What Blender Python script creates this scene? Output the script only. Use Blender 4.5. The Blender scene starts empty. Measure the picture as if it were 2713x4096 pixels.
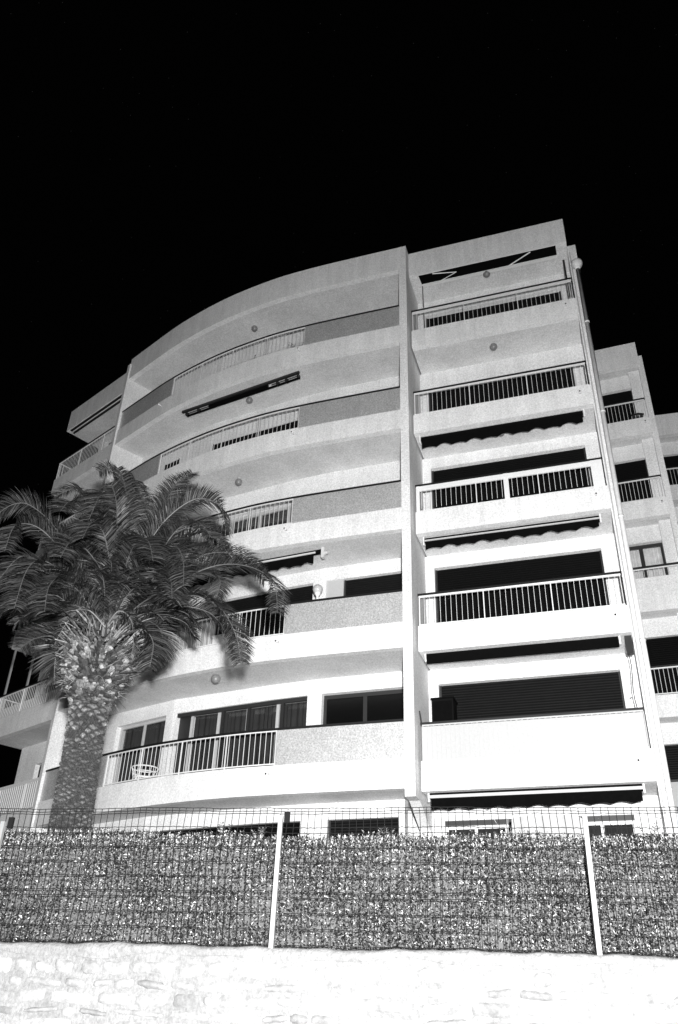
import bpy, bmesh, math, random
from math import sin, cos, pi, radians, tan, atan2
from mathutils import Vector, Matrix
random.seed(7)
scene = bpy.context.scene
COL = scene.collection

# ------------------------------------------------------------------ camera
cam_d = bpy.data.cameras.new('camera')
cam = bpy.data.objects.new('camera', cam_d)
COL.objects.link(cam)
scene.camera = cam
cam_d.sensor_fit = 'VERTICAL'
cam_d.sensor_height = 36.0
cam_d.lens = 29.13
cam_d.clip_start = 0.05
cam_d.clip_end = 2000
_p, _r = radians(31.7565), radians(2.0115)
_fwd = Vector((0, cos(_p), sin(_p)))
_r0 = Vector((1, 0, 0)); _u0 = _r0.cross(_fwd)
_right = _r0 * cos(_r) + _u0 * sin(_r)
_up = _u0 * cos(_r) - _r0 * sin(_r)
M = Matrix((_right, _up, -_fwd)).transposed().to_4x4()
M.translation = Vector((0, 0, 1.6))
cam.matrix_world = M

# ------------------------------------------------------------------ night sky
world = bpy.data.worlds.new('World'); scene.world = world; world.use_nodes = True
nt = world.node_tree
bg = nt.nodes['Background']
bg.inputs['Color'].default_value = (0.0006, 0.0006, 0.0006, 1)
bg.inputs['Strength'].default_value = 1.0
tc = nt.nodes.new('ShaderNodeTexCoord')
vor = nt.nodes.new('ShaderNodeTexVoronoi'); vor.inputs['Scale'].default_value = 95
nt.links.new(tc.outputs['Generated'], vor.inputs['Vector'])
cr = nt.nodes.new('ShaderNodeValToRGB')
cr.color_ramp.elements[0].position = 0.0; cr.color_ramp.elements[0].color = (0.03, 0.03, 0.03, 1)
cr.color_ramp.elements[1].position = 0.045; cr.color_ramp.elements[1].color = (0.0005, 0.0005, 0.0005, 1)
nt.links.new(vor.outputs['Distance'], cr.inputs[0])
nt.links.new(cr.outputs[0], bg.inputs['Color'])

scene.view_settings.view_transform = 'Standard'
scene.view_settings.look = 'None'
scene.view_settings.gamma = 1
scene.view_settings.exposure = 0.0

# ------------------------------------------------------------------ materials
def mat(name, v, rough=.8, noise=None, var=None, bump=None, spec=None, metal=0, island=None, nscale2=None, streak=None):
    """neutral procedural material; noise=(scale, amount), var=(scale, amount) big stains, bump=(scale,strength)"""
    m = bpy.data.materials.new(name); m.use_nodes = True
    t = m.node_tree; b = t.nodes['Principled BSDF']
    b.inputs['Roughness'].default_value = rough
    b.inputs['Metallic'].default_value = metal
    if spec is not None: b.inputs['Specular IOR Level'].default_value = spec
    b.inputs['Base Color'].default_value = (v, v, v, 1)
    tcn = t.nodes.new('ShaderNodeTexCoord')
    cur = None
    def mul(a, bsock):
        nonlocal cur
        mm = t.nodes.new('ShaderNodeMath'); mm.operation = 'MULTIPLY'
        if a is None: mm.inputs[0].default_value = v
        else: t.links.new(a, mm.inputs[0])
        t.links.new(bsock, mm.inputs[1]); cur = mm.outputs[0]
    for nz in (noise, var, nscale2, streak):
        if nz:
            n = t.nodes.new('ShaderNodeTexNoise'); n.inputs['Scale'].default_value = nz[0]
            n.inputs['Detail'].default_value = 5
            n.inputs['Roughness'].default_value = .7
            if nz is streak:
                mp = t.nodes.new('ShaderNodeMapping'); mp.inputs['Scale'].default_value = (1, 1, .09)
                t.links.new(tcn.outputs['Object'], mp.inputs['Vector']); t.links.new(mp.outputs[0], n.inputs['Vector'])
            else: t.links.new(tcn.outputs['Object'], n.inputs['Vector'])
            r = t.nodes.new('ShaderNodeMapRange')
            r.inputs['From Min'].default_value = .3; r.inputs['From Max'].default_value = .7
            r.inputs['To Min'].default_value = 1 - nz[1]; r.inputs['To Max'].default_value = 1 + nz[1] * (.6 if nz is noise else .2)
            t.links.new(n.outputs['Fac'], r.inputs['Value'])
            mul(cur, r.outputs[0])
    if island:
        g = t.nodes.new('ShaderNodeNewGeometry')
        r = t.nodes.new('ShaderNodeMapRange')
        pw = t.nodes.new('ShaderNodeMath'); pw.operation = 'POWER'; pw.inputs[1].default_value = island[2]
        t.links.new(g.outputs['Random Per Island'], pw.inputs[0])
        r.inputs['To Min'].default_value = island[0]; r.inputs['To Max'].default_value = island[1]
        t.links.new(pw.outputs[0], r.inputs['Value'])
        mul(cur, r.outputs[0])
    if cur is not None:
        cb = t.nodes.new('ShaderNodeCombineColor')
        for i in range(3): t.links.new(cur, cb.inputs[i])
        t.links.new(cb.outputs[0], b.inputs['Base Color'])
    if bump:
        n = t.nodes.new('ShaderNodeTexNoise'); n.inputs['Scale'].default_value = bump[0]; n.inputs['Detail'].default_value = 4
        t.links.new(tcn.outputs['Object'], n.inputs['Vector'])
        bp = t.nodes.new('ShaderNodeBump'); bp.inputs['Strength'].default_value = bump[1]; bp.inputs['Distance'].default_value = .02
        t.links.new(n.outputs['Fac'], bp.inputs['Height']); t.links.new(bp.outputs[0], b.inputs['Normal'])
    return m

def glassmat(name, tint=.8, refl=.12):
    m = bpy.data.materials.new(name); m.use_nodes = True; t = m.node_tree
    t.nodes.clear()
    o = t.nodes.new('ShaderNodeOutputMaterial'); mx = t.nodes.new('ShaderNodeMixShader')
    tr = t.nodes.new('ShaderNodeBsdfTransparent'); tr.inputs[0].default_value = (tint, tint, tint, 1)
    gl = t.nodes.new('ShaderNodeBsdfGlossy'); gl.inputs['Roughness'].default_value = .05
    mx.inputs[0].default_value = refl
    t.links.new(tr.outputs[0], mx.inputs[1]); t.links.new(gl.outputs[0], mx.inputs[2]); t.links.new(mx.outputs[0], o.inputs[0])
    return m

MT = {}
MT['plaster'] = mat('white_plaster', .80, .85, noise=(30, .34), var=(.8, .14), streak=(3.5, .14), bump=(60, .25))
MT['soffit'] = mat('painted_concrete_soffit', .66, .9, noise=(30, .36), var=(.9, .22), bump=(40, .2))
MT['fasc'] = mat('white_slab_edge', .82, .8, noise=(30, .30), var=(1.3, .10), nscale2=(9, .06), streak=(5, .16), bump=(50, .2))
MT['panel'] = mat('pebble_dash_panel', .66, .48, noise=(34, .5), var=(2.0, .12), bump=(60, .3), metal=.5)
MT['black'] = mat('black_handrail', .005, .5)
MT['whitemetal'] = mat('white_painted_metal', .72, .45, noise=(30, .10))
MT['pipe'] = mat('painted_downpipe', .66, .5, noise=(12, .14))
MT['pipe_dull'] = mat('dull_grey_post', .25, .6)
MT['shutter'] = mat('dark_roller_shutter', .005, .6, spec=.15, noise=(5, .3))
MT['shutter2'] = mat('black_roller_shutter', .002, .7, spec=.1, noise=(5, .3))
MT['dark'] = mat('dark_window_backing', .002, .9)
MT['awning'] = mat('dark_awning_cloth', .0028, .95, spec=.05, noise=(12, .3))
MT['darkmetal'] = mat('dark_metal', .012, .5)
MT['frame'] = mat('window_frame_grey', .42, .5, noise=(14, .12))
MT['frame_dark'] = mat('window_frame_dark', .016, .5)
MT['glass'] = glassmat('window_glass', .95, .06)
MT['dglass'] = mat('dark_window_glass', .002, .25, spec=.5)  # opaque pane, darkness of the unlit room behind put into its colour
MT['curtain'] = mat('net_curtain', .028, .9, noise=(4, .3))
MT['curtain_w'] = mat('white_curtain', .8, .9, noise=(5, .2))
MT['globe'] = mat('ball_lamp_glass', .19, .35, noise=(20, .3))
MT['globe_w'] = mat('white_ball_glass', .45, .35, noise=(20, .2))
MT['canvas'] = mat('white_canvas_screen', .42, .8, noise=(30, .08))
MT['frond'] = mat('palm_leaflet', .023, .5, island=(.22, 2.9, 2.4), spec=.4)
MT['rachis'] = mat('palm_rachis', .09, .6, noise=(8, .3))
MT['boot'] = mat('palm_leaf_base', .11, .85, noise=(16, .8), island=(.15, 2.3, 2.2), bump=(30, .5))
MT['bark'] = mat('palm_bark', .10, .9, noise=(24, .7), var=(2.2, .45), bump=(40, .8))
def barkmat():
    m = mat('palm_bark', .085, .9, noise=(30, .9), var=(2.2, .4), bump=(40, .8))
    t = m.node_tree; b = t.nodes['Principled BSDF']; l = b.inputs['Base Color'].links[0]; src = l.from_socket
    at = t.nodes.new('ShaderNodeAttribute'); at.attribute_name = 'scar_shade'
    ra = t.nodes.new('ShaderNodeMapRange'); ra.inputs['To Min'].default_value = .35; ra.inputs['To Max'].default_value = 4.2
    t.links.new(at.outputs['Fac'], ra.inputs['Value'])
    vm = t.nodes.new('ShaderNodeVectorMath'); vm.operation = 'SCALE'
    t.links.new(src, vm.inputs[0]); t.links.new(ra.outputs[0], vm.inputs['Scale']); t.links.new(vm.outputs[0], b.inputs['Base Color'])
    return m
MT['bark'] = barkmat()
MT['leaf'] = mat('hedge_leaf', .026, .42, var=(7, .6), nscale2=(2.2,.4), island=(.2, 5.6, 3.8), spec=.5)
MT['leaf_pale'] = mat('pale_hedge_leaf', .042, .42, var=(6, .4), island=(.3, 4.5, 3.0), spec=.5)
MT['twig'] = mat('hedge_twig', .035, .9)
MT['wire'] = mat('dark_green_wire', .003, .9, spec=.1)
MT['post'] = mat('pale_fence_post', .105, .6, noise=(18, .15))
MT['mortar'] = mat('pale_mortar', .108, .95, noise=(30, .35), var=(3, .3), bump=(50, .6))
MT['stone'] = mat('pale_limestone', .155, .9, noise=(16, .35), var=(4, .3), island=(.6, 1.15, 1), bump=(20, .5))
MT['ground'] = mat('garden_soil', .10, .95, noise=(3, .4))
MT['asphalt'] = mat('asphalt', .05, .9, noise=(40, .3))
MT['pave'] = mat('pavement_concrete', .25, .9, noise=(10, .2))
MT['chrome'] = mat('pale_metal', .55, .35)

# ------------------------------------------------------------------ mesh helper
class MB:
    def __init__(s): s.v = []; s.f = []
    def add(s, vs, fs):
        o = len(s.v); s.v += [tuple(p) for p in vs]; s.f += [tuple(i + o for i in f) for f in fs]
    def hexa(s, q):  # 8 pts: bottom 4 (ccw) then top 4
        s.add(q, [(3,2,1,0),(4,5,6,7),(0,1,5,4),(1,2,6,5),(2,3,7,6),(3,0,4,7)])
    def box(s, c, d, ax=None):
        ax = ax or (Vector((1,0,0)), Vector((0,1,0)), Vector((0,0,1)))
        c = Vector(c); h = [ax[i] * d[i] / 2 for i in range(3)]
        q = [c + sx*h[0] + sy*h[1] + sz*h[2] for sz in (-1,1) for sx,sy in ((-1,-1),(1,-1),(1,1),(-1,1))]
        s.hexa(q)
    def tube(s, a, b, r, n=6, r2=None, cap=True):
        a = Vector(a); b = Vector(b); d = (b-a).normalized(); r2 = r if r2 is None else r2
        x = d.orthogonal().normalized(); y = d.cross(x)
        vs = []
        for p, rr in ((a, r), (b, r2)):
            for i in range(n):
                t = 2*pi*i/n; vs.append(p + (x*cos(t) + y*sin(t))*rr)
        fs = [(i, (i+1)%n, n+(i+1)%n, n+i) for i in range(n)]
        if cap: fs += [tuple(range(n-1,-1,-1)), tuple(range(n,2*n))]
        s.add(vs, fs)
    def path(s, pts, r, n=6, r_end=None):
        pts = [Vector(p) for p in pts]; m = len(pts); vs = []
        prev = None
        for k, p in enumerate(pts):
            d = (pts[min(k+1,m-1)] - pts[max(k-1,0)]).normalized()
            x = d.orthogonal().normalized() if prev is None else (prev - d*prev.dot(d)).normalized()
            prev = x; y = d.cross(x); rr = r if r_end is None else r + (r_end-r)*k/(m-1)
            for i in range(n):
                t = 2*pi*i/n; vs.append(p + (x*cos(t)+y*sin(t))*rr)
        fs = [(k*n+i, k*n+(i+1)%n, (k+1)*n+(i+1)%n, (k+1)*n+i) for k in range(m-1) for i in range(n)]
        fs += [tuple(range(n-1,-1,-1)), tuple(range((m-1)*n, m*n))]
        s.add(vs, fs)
    def lathe(s, c, prof, n=16, ax=None):
        c = Vector(c); vs = []; m = len(prof)
        for r, z in prof:
            for i in range(n):
                t = 2*pi*i/n; vs.append(c + Vector((r*cos(t), r*sin(t), z)))
        fs = [(k*n+i, k*n+(i+1)%n, (k+1)*n+(i+1)%n, (k+1)*n+i) for k in range(m-1) for i in range(n)]
        fs += [tuple(range(n-1,-1,-1)), tuple(range((m-1)*n, m*n))]
        s.add(vs, fs)
    def prism(s, pts, z0, z1):
        n = len(pts)
        vs = [(p[0],p[1],z0) for p in pts] + [(p[0],p[1],z1) for p in pts]
        s.add(vs, [tuple(range(n-1,-1,-1)), tuple(range(n,2*n))] + [(i,(i+1)%n,n+(i+1)%n,n+i) for i in range(n)])
    def build(s, name, m, parent=None, smooth=False):
        me = bpy.data.meshes.new(name); me.from_pydata(s.v, [], s.f); me.update()
        o = bpy.data.objects.new(name, me); COL.objects.link(o)
        o.data.materials.append(MT[m] if isinstance(m, str) else m)
        if parent is not None: o.parent = parent
        if smooth:
            for p in me.polygons: p.use_smooth = True
        return o

def fixn(o):
    bm = bmesh.new(); bm.from_mesh(o.data); bmesh.ops.recalc_face_normals(bm, faces=bm.faces); bm.to_mesh(o.data); bm.free(); return o

def tag(o, label=None, cat=None, group=None, kind=None):
    if label: o['label'] = label
    if cat: o['category'] = cat
    if group: o['group'] = group
    if kind: o['kind'] = kind
    return o
def thing(name, label, cat, loc=(0,0,0), group=None):
    o = bpy.data.objects.new(name, None); COL.objects.link(o); o.location = loc
    return tag(o, label, cat, group)

# plan polyline with offset (inward = left of travel, away from street)
class Strip:
    def __init__(s, pts, smooth=0):
        p = [Vector(q) for q in pts]
        if smooth:
            out = []
            for i in range(len(p)-1):
                a = p[max(i-1,0)]; b = p[i]; c = p[i+1]; d = p[min(i+2,len(p)-1)]
                for k in range(smooth):
                    t = k/smooth
                    out.append(.5*((2*b) + (c-a)*t + (2*a-5*b+4*c-d)*t*t + (3*b-a-3*c+d)*t**3))
            out.append(p[-1]); p = out
        s.p = p; s.L = [0]
        for i in range(1,len(p)): s.L.append(s.L[-1] + (p[i]-p[i-1]).length)
        s.len = s.L[-1]; s.nv = []
        for i in range(len(p)):
            d = (p[min(i+1,len(p)-1)] - p[max(i-1,0)]).normalized(); s.nv.append(Vector((-d.y, d.x)))
    def at(s, t, off=0, z=0):
        if t <= 0: i = 0; f = t/(s.L[1]-s.L[0])
        elif t >= s.len: i = len(s.p)-2; f = (t-s.L[i])/(s.L[i+1]-s.L[i])
        else:
            i = 0
            while s.L[i+1] < t: i += 1
            f = (t-s.L[i])/(s.L[i+1]-s.L[i])
        q = s.p[i].lerp(s.p[i+1], f) if 0<=f<=1 else s.p[i] + (s.p[i+1]-s.p[i])*f
        n = s.nv[i].lerp(s.nv[i+1], min(max(f,0),1)).normalized()
        q = q + n*off
        return Vector((q.x, q.y, z))
    def near(s, P):
        P = Vector(P[:2]); best = None
        for i in range(len(s.p)-1):
            d = s.p[i+1]-s.p[i]; f = max(0,min(1,(P-s.p[i]).dot(d)/d.length_squared)); e = (s.p[i]+d*f-P).length
            if best is None or e < best[0]: best = (e, s.L[i]+d.length*f)
        return best[1]
    def frame(s, t):
        a = s.at(t-.02); b = s.at(t+.02); d = (b-a).normalized()
        return d, Vector((-d.y, d.x, 0)), Vector((0,0,1))
    def stations(s, a, b):
        return [a] + [l for l in s.L if a+1e-4 < l < b-1e-4] + [b]
    def sweep(s, mb, a, b, o0, o1, z0, z1):
        st = s.stations(a, b); vs = []
        for t in st:
            vs += [s.at(t,o0,z0), s.at(t,o1,z0), s.at(t,o1,z1), s.at(t,o0,z1)]
        fs = [(0,3,2,1)]
        for k in range(len(st)-1):
            for i in range(4):
                fs.append((4*k+i, 4*k+(i+1)%4, 4*k+4+(i+1)%4, 4*k+4+i))
        e = 4*(len(st)-1); fs.append((e,e+1,e+2,e+3))
        mb.add(vs, [tuple(reversed(f)) for f in fs])
# ------------------------------------------------------------------ main light just behind the camera; its unseen lamp body is made up
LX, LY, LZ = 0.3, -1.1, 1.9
lamp_t = thing('assumed_lamp', 'assumed lamp on a pole behind the camera, unseen, its body made up', 'assumed_lamp', (LX, LY, 0))
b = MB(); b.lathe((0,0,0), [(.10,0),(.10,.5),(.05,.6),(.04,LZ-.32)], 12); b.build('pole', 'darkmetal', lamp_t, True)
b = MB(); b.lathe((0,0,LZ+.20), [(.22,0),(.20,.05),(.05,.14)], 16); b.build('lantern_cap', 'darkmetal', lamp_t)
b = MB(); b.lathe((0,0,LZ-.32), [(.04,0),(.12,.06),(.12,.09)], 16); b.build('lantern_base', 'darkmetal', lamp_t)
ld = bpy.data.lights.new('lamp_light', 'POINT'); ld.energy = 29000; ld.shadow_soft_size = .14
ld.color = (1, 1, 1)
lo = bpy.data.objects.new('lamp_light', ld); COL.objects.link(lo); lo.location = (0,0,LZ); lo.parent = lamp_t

# ------------------------------------------------------------------ ground
PHI = radians(9.5); ND = Vector((sin(PHI), cos(PHI), 0)); TD = Vector((cos(PHI), -sin(PHI), 0))
def WP(t, d, z): q = ND*d + TD*t; return Vector((q.x, q.y, z))
WALL_D = 7.06; WALL_Z = 2.10; GZ = 2.05
b = MB(); b.add([WP(-300,-300,0), WP(300,-300,0), WP(300,7.4,0), WP(-300,7.4,0)], [(0,1,2,3)])
tag(b.build('road', 'asphalt'), kind='structure')
b = MB(); q = [WP(-60,5.4,.0), WP(60,5.4,.0), WP(60,7.06,.0), WP(-60,7.06,.0)]; b.hexa(q + [p + Vector((0,0,.13)) for p in q])
tag(b.build('pavement', 'pave'), kind='structure')
b = MB(); b.add([WP(-600,7.3,GZ), WP(600,7.3,GZ), WP(600,900,GZ), WP(-600,900,GZ)], [(0,1,2,3)])
tag(b.build('garden_ground', 'ground'), kind='structure')

# ------------------------------------------------------------------ stone retaining wall
wall_t = thing('stone_wall', 'low pale stone retaining wall under the wire fence, floodlit almost white', 'wall', tuple(WP(0,WALL_D,0)))
wl = WP(0,WALL_D,0)
b = MB()
q = [WP(-40,WALL_D,0.0), WP(40,WALL_D,0.0), WP(40,WALL_D+.4,0.0), WP(-40,WALL_D+.4,0.0)]
q = [p - wl for p in q]; b.hexa(q + [p + Vector((0,0,WALL_Z-.03)) for p in q]); b.build('mortar_core', 'mortar', wall_t)
# mortar capping with a wavy top
b = MB(); N = 260; vs = []; rr = random.Random(3); ph = [rr.uniform(0,6) for _ in range(6)]
def wav(t): return .005*sin(t*2.3+ph[0]) + .004*sin(t*5.1+ph[1]) + .004*sin(t*11+ph[2]) + .004*sin(t*23+ph[3])
for i in range(N+1):
    t = -9 + 18*i/N
    zt = WALL_Z + wav(t); zb = WALL_Z - .085 + .02*sin(t*3.7+ph[4]) + .012*sin(t*9.3+ph[5]); fo = -.030 + .006*sin(t*7)
    for d, z in ((fo+.015, zb), (fo, (zb+zt)/2), (fo+.012, zt-.012), (.03, zt), (.42, zt-.005)):
        vs.append(WP(t, WALL_D+d, z) - wl)
b.add(vs, [(5*i+k, 5*i+5+k, 5*i+6+k, 5*i+1+k) for i in range(N) for k in range(4)])
b.build('capping', 'mortar', wall_t, True)
b = MB(); z = .12; rr = random.Random(11)
while z < WALL_Z - .12:
    h = rr.uniform(.075,.17)
    if z + h > WALL_Z - .06: h = WALL_Z - .055 - z
    t = -7 + rr.uniform(0,.2)
    while t < 7:
        w = rr.uniform(.12,.40)*(1.3 if rr.random()<.2 else 1)
        g = rr.uniform(.002,.014)
        if rr.random() < .08: t += .05
        hh = h*rr.uniform(.72,1.04); zz = z + (h-hh)*rr.random()
        nx, nz = 6, 4; fr = []
        cr1 = rr.uniform(.006,.03); pro = rr.uniform(.012,.035); sk = rr.uniform(-.03,.03); j = [rr.uniform(-.011,.011) for _ in range(8)]
        for iz in range(nz+1):
            for ix in range(nx+1):
                a = ix/nx; c = iz/nz
                e = min(a,1-a)*w; f = min(c,1-c)*hh
                ro = .028
                # rounded corners in outline
                cx = t+g/2 + a*(w-g); cz = zz+g/2 + c*(hh-g) + sk*(a-.5)
                ka = abs(2*a-1)**4; kc = abs(2*c-1)**4
                cx -= math.copysign(cr1*ka*kc, a-.5); cz -= math.copysign(cr1*.8*ka*kc, c-.5)
                cx += j[(ix*3+iz)%8]*.5*(1 if ix in (0,nx) else .3); cz += j[(iz*5+ix)%8]*.55*(1 if iz in (0,nz) else .3)
                dd = -pro*min(1, (min(e,f)/ro))**.5 + rr.uniform(-.003,.003)
                if ix in (0,nx) or iz in (0,nz): dd = .01
                fr.append(WP(cx, WALL_D+dd, cz) - wl)
        b.add(fr, [(iz*(nx+1)+ix, iz*(nx+1)+ix+1, (iz+1)*(nx+1)+ix+1, (iz+1)*(nx+1)+ix) for iz in range(nz) for ix in range(nx)])
        t += w
    z += h
b.build('stonework', 'stone', wall_t, True)

# ------------------------------------------------------------------ wire fence
FD = 7.12
fen = thing('wire_mesh_fence', 'dark welded wire mesh fence on pale posts along the wall top', 'fence', tuple(WP(0,FD,WALL_Z)))
fl = WP(0,FD,WALL_Z)
def FP(t, d, z): return WP(t, FD+d, z) - fl
FTOP = 3.145
mesh_b = MB(); rr = random.Random(5)
ts = []; t = -5.0
while t < 5.5:
    ts.append(t); t += .0585
rows = []; zz = WALL_Z + .015; k = 0
while zz < FTOP-.02:
    rows.append(zz); zz += (.112 if k not in (3,8) else .045); k += 1
rows.append(FTOP-.025); rows.append(FTOP)
def dis(t, z): return .012*sin(t*3.1+z*4) + .008*sin(t*7.7)
def tilt(t,z): return .0 + .010*sin(z*5+t*1.3)
for t in ts:
    pts = [FP(t+tilt(t,z)+rr.uniform(-.002,.002), dis(t,z), z+wav(t)*.4) for z in [WALL_Z+.0]+rows]
    mesh_b.path(pts, .0031, 4)
for z in rows:
    pts = []
    for i, t in enumerate(ts):
        pts.append(FP(t+tilt(t,z), dis(t,z)-.003, z + wav(t)*.4 ))
        pts.append(FP(t+.025+tilt(t,z), dis(t,z)-.003, z + wav(t)*.4 + (.004 if z<FTOP-.05 else .001)))
    mesh_b.path(pts, .0034, 4)
mesh_b.build('wire_mesh', 'wire', fen)
b = MB(); pts = [FP(-5+10.5*i/300, -.02+.004*sin(i), WALL_Z+.008+wav(-5+10.5*i/300)*1.1+.004*sin(i*1.7)) for i in range(301)]; b.path(pts, .0035, 5)
pts = [FP(-5+10.5*i/120, .006, FTOP-.30+.006*sin(i*.5)) for i in range(121)]; b.path(pts, .0018, 4)
b.build('tension_wire', 'wire', fen)
def tt(x, y, d=FD): # tangent coordinate of plan point
    return Vector((x,y,0)).dot(TD)
for (t, lean, top) in ((-1.60, .012, 3.075), (.868, .012, 3.085), (-4.07, .0, 3.03), (3.95, 0, 3.08)):
    b = MB(); p0 = FP(t, -.030, WALL_Z-.03); p1 = FP(t+lean, -.030, top); w = .036
    q = [p0 + TD*a*w/2 + ND*c*w/2 for a,c in ((-1,-1),(1,-1),(1,1),(-1,1))] + [p1 + TD*a*w/2 + ND*c*w/2 for a,c in ((-1,-1),(1,-1),(1,1),(-1,1))]
    b.hexa(q); po = b.build('post', 'post', fen)
    b = MB(); 
    if t < 0:
        b.box(FP(t+lean+.042, .02, top+.0), (.045,.03,.09), (TD,ND,Vector((0,0,1)))); b.build('strut', 'wire', po).parent = po
for o in list(fen.children): pass

# ------------------------------------------------------------------ hedge
hedge = thing('hedge', 'long clipped small-leaved hedge behind the wire fence on the wall', 'hedge', tuple(WP(0,7.6,GZ)))
hl = WP(0,7.6,GZ)
b = MB(); rr = random.Random(21)
H0, H1 = 7.30, 8.1; HT = 2.955
def htop(t): return HT + .008*sin(t*1.9+1) + .010*sin(t*5.3) + (.0 if t>-2 else -.02*(t+2))
def leaf(p, nrm, s, up=None):
    # diamond leaf folded on its midrib
    a = Vector((rr.gauss(0,1), rr.gauss(0,1), rr.gauss(0,1)+.5)); ax = (a - nrm*a.dot(nrm)).normalized()
    if up: ax = (up + a*.3).normalized(); 
    sd = ax.cross(nrm).normalized(); w = s*rr.uniform(.24,.36); l = s
    c = nrm * (s*.12)
    b.add([p, p+ax*l*.45+sd*w+c, p+ax*l, p+ax*l*.45-sd*w+c, p+ax*l*.45], [(0,1,4),(1,2,4),(2,3,4),(3,0,4)])
for i in range(88000):
    t = rr.uniform(-4.9, 4.7); u_ = rr.random()
    if u_ < .86:
        z = rr.uniform(WALL_Z-.03, htop(t)); d = H0 + abs(rr.gauss(0,.055)) + .03*sin(t*4+z*6) + .025*sin(t*9-z*11)
        n = Vector((rr.gauss(0,.55), -1, rr.gauss(.25,.55)))
    else:
        d = rr.uniform(H0, H1); z = htop(t) + rr.gauss(0,.02)
        n = Vector((rr.gauss(0,.6), -.3, 1))
    n = (TD*n.x + ND*n.y + Vector((0,0,n.z))).normalized()
    leaf(WP(t, d, z)-hl, n, rr.uniform(.012,.029)*(1.6 if rr.random()<.05 else 1))
b.build('foliage', 'leaf', hedge)
# upright shoots along the top, leaves paler than below
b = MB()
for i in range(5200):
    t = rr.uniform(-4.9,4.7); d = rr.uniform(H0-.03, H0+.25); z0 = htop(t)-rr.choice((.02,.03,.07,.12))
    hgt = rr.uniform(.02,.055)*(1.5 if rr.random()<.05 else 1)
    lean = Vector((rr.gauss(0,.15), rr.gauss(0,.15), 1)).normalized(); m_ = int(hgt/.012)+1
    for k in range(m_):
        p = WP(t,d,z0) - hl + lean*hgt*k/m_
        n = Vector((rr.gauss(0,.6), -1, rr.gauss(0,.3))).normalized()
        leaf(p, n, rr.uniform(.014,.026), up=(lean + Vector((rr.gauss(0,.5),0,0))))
b.build('top_shoots', 'leaf_pale', hedge)
b = MB(); q = [WP(-5,H0+.10,GZ), WP(4.8,H0+.10,GZ), WP(4.8,H1,GZ), WP(-5,H1,GZ)]; q = [p-hl for p in q]
b.hexa(q + [p + Vector((0,0,HT-GZ-.06)) for p in q]); b.build('inner_twigs', 'twig', hedge)
# taller stray shoots poking out of the hedge top
def shoot(nm, label, x, hgt, n, fan, leafy=True):
    r2 = random.Random(int(x*100)+7); t0 = x
    base = WP(t0, 7.42, HT-.03); th = thing('garden_plant', label, 'plant', tuple(base), 'wild shoots above the hedge')
    bb = MB(); lb = MB()
    for k in range(n):
        a = r2.uniform(-1,1)*fan; L = hgt*r2.uniform(.6,1.05); pts = []
        for j in range(7):
            f = j/6; pts.append(Vector((TD.x*(a*f*L+.25*a*f*f*L), TD.y*a*f*L + r2.uniform(-.01,.01), L*f*(1-.18*abs(a)*f))))
        bb.path(pts, .003, 4, .001)
        for j in range(1,7):
            for sgn in (-1,1):
                p = pts[j]; ax = (Vector((sgn*.8, -.2, .5))).normalized(); l = r2.uniform(.018,.035)
                sd = ax.cross(Vector((0,-1,.2))).normalized()*l*.2
                lb.add([p, p+ax*l*.5+sd, p+ax*l, p+ax*l*.5-sd], [(0,1,2,3)])
    bb.build('stem', 'rachis', th)
    if leafy: lb.build('leaves', 'leaf', th)
shoot('a','leafy shoots poking up over the hedge left of the middle fence post', -2.15, .17, 4, .5)
shoot('b','low curly shoots over the hedge just left of the middle fence post', -1.86, .13, 4, .7)
shoot('c','small shoots over the hedge below the white pillar of the facade', -.73, .15, 3, .4)
shoot('d','thin bare twigs above the hedge in front of the ground floor window', .28, .30, 6, .6, False)
shoot('e','spiky shoots above the hedge right of the right fence post', 1.42, .20, 4, .5)
shoot('f','broad spiky leaves above the hedge at the far right', 2.75, .26, 4, .5)
# ------------------------------------------------------------------ apartment building
apt = thing('apartment_building', 'white modern apartment block with curved stacked balconies and stepped bays', 'apartment building')
O_ = Vector((1.735, 15.965)); U = Vector((.9456,-.3256)); Nn = Vector((.3256,.9456))
A = Strip([(-6.99,20.74),(-6.28,20.07),(-5.06,18.96),(-3.66,17.93),(-2.25,17.13),(-1.11,16.64),(.2,16.17),(1.42,15.75)], 5)
AR = Strip([(-6.35,21.5),(-5.5,20.78),(-3.8,19.5),(-1.3,18.2),(-.3,17.75),(1.62,17.05)])
B = Strip([O_, O_+U*4.18])
BR = Strip([O_-U*.1+Nn*1.1, O_+U*4.25+Nn*1.1])
_c0 = Vector((7.72,19.68)); _c1 = Vector((9.07,19.15))
C_ = Strip([_c0, _c1]); _uc = (_c1-_c0).normalized(); _nc = Vector((-_uc.y,_uc.x))
CR = Strip([_c0-_uc*.1+_nc*.47, _c1+_uc*.05+_nc*.47])
_d0 = Vector((10.42,22.87)); _d1 = Vector((13.4,22.04))
Dd = Strip([_d0,_d1]); _ud = (_d1-_d0).normalized(); _nd = Vector((-_ud.y,_ud.x))
DR = Strip([_d0+_nd*.47, _d1+_nd*.47])
_l0 = Vector((-9.76,23.68)); _l1 = Vector((-6.70,20.86))
Lb = Strip([_l0,_l1]); _ul = (_l1-_l0).normalized(); _nl = Vector((-_ul.y,_ul.x))
LR = Strip([_l0+_nl*1.0+_ul*.12, _l1+_nl*1.0-_ul*.14])

LE = Lb.len-.17
def zr(k): return 6.7+2.8*(k-1)      # handrail top
def zs(k): return 5.94+2.8*(k-1)     # slab edge top
def zb(k): return 5.375+2.8*(k-1)    # soffit
def zh(k): return zb(k+1)-.35        # window head
def zf(k): return 5.66+2.8*(k-1)     # floor
GZF = 2.3

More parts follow.
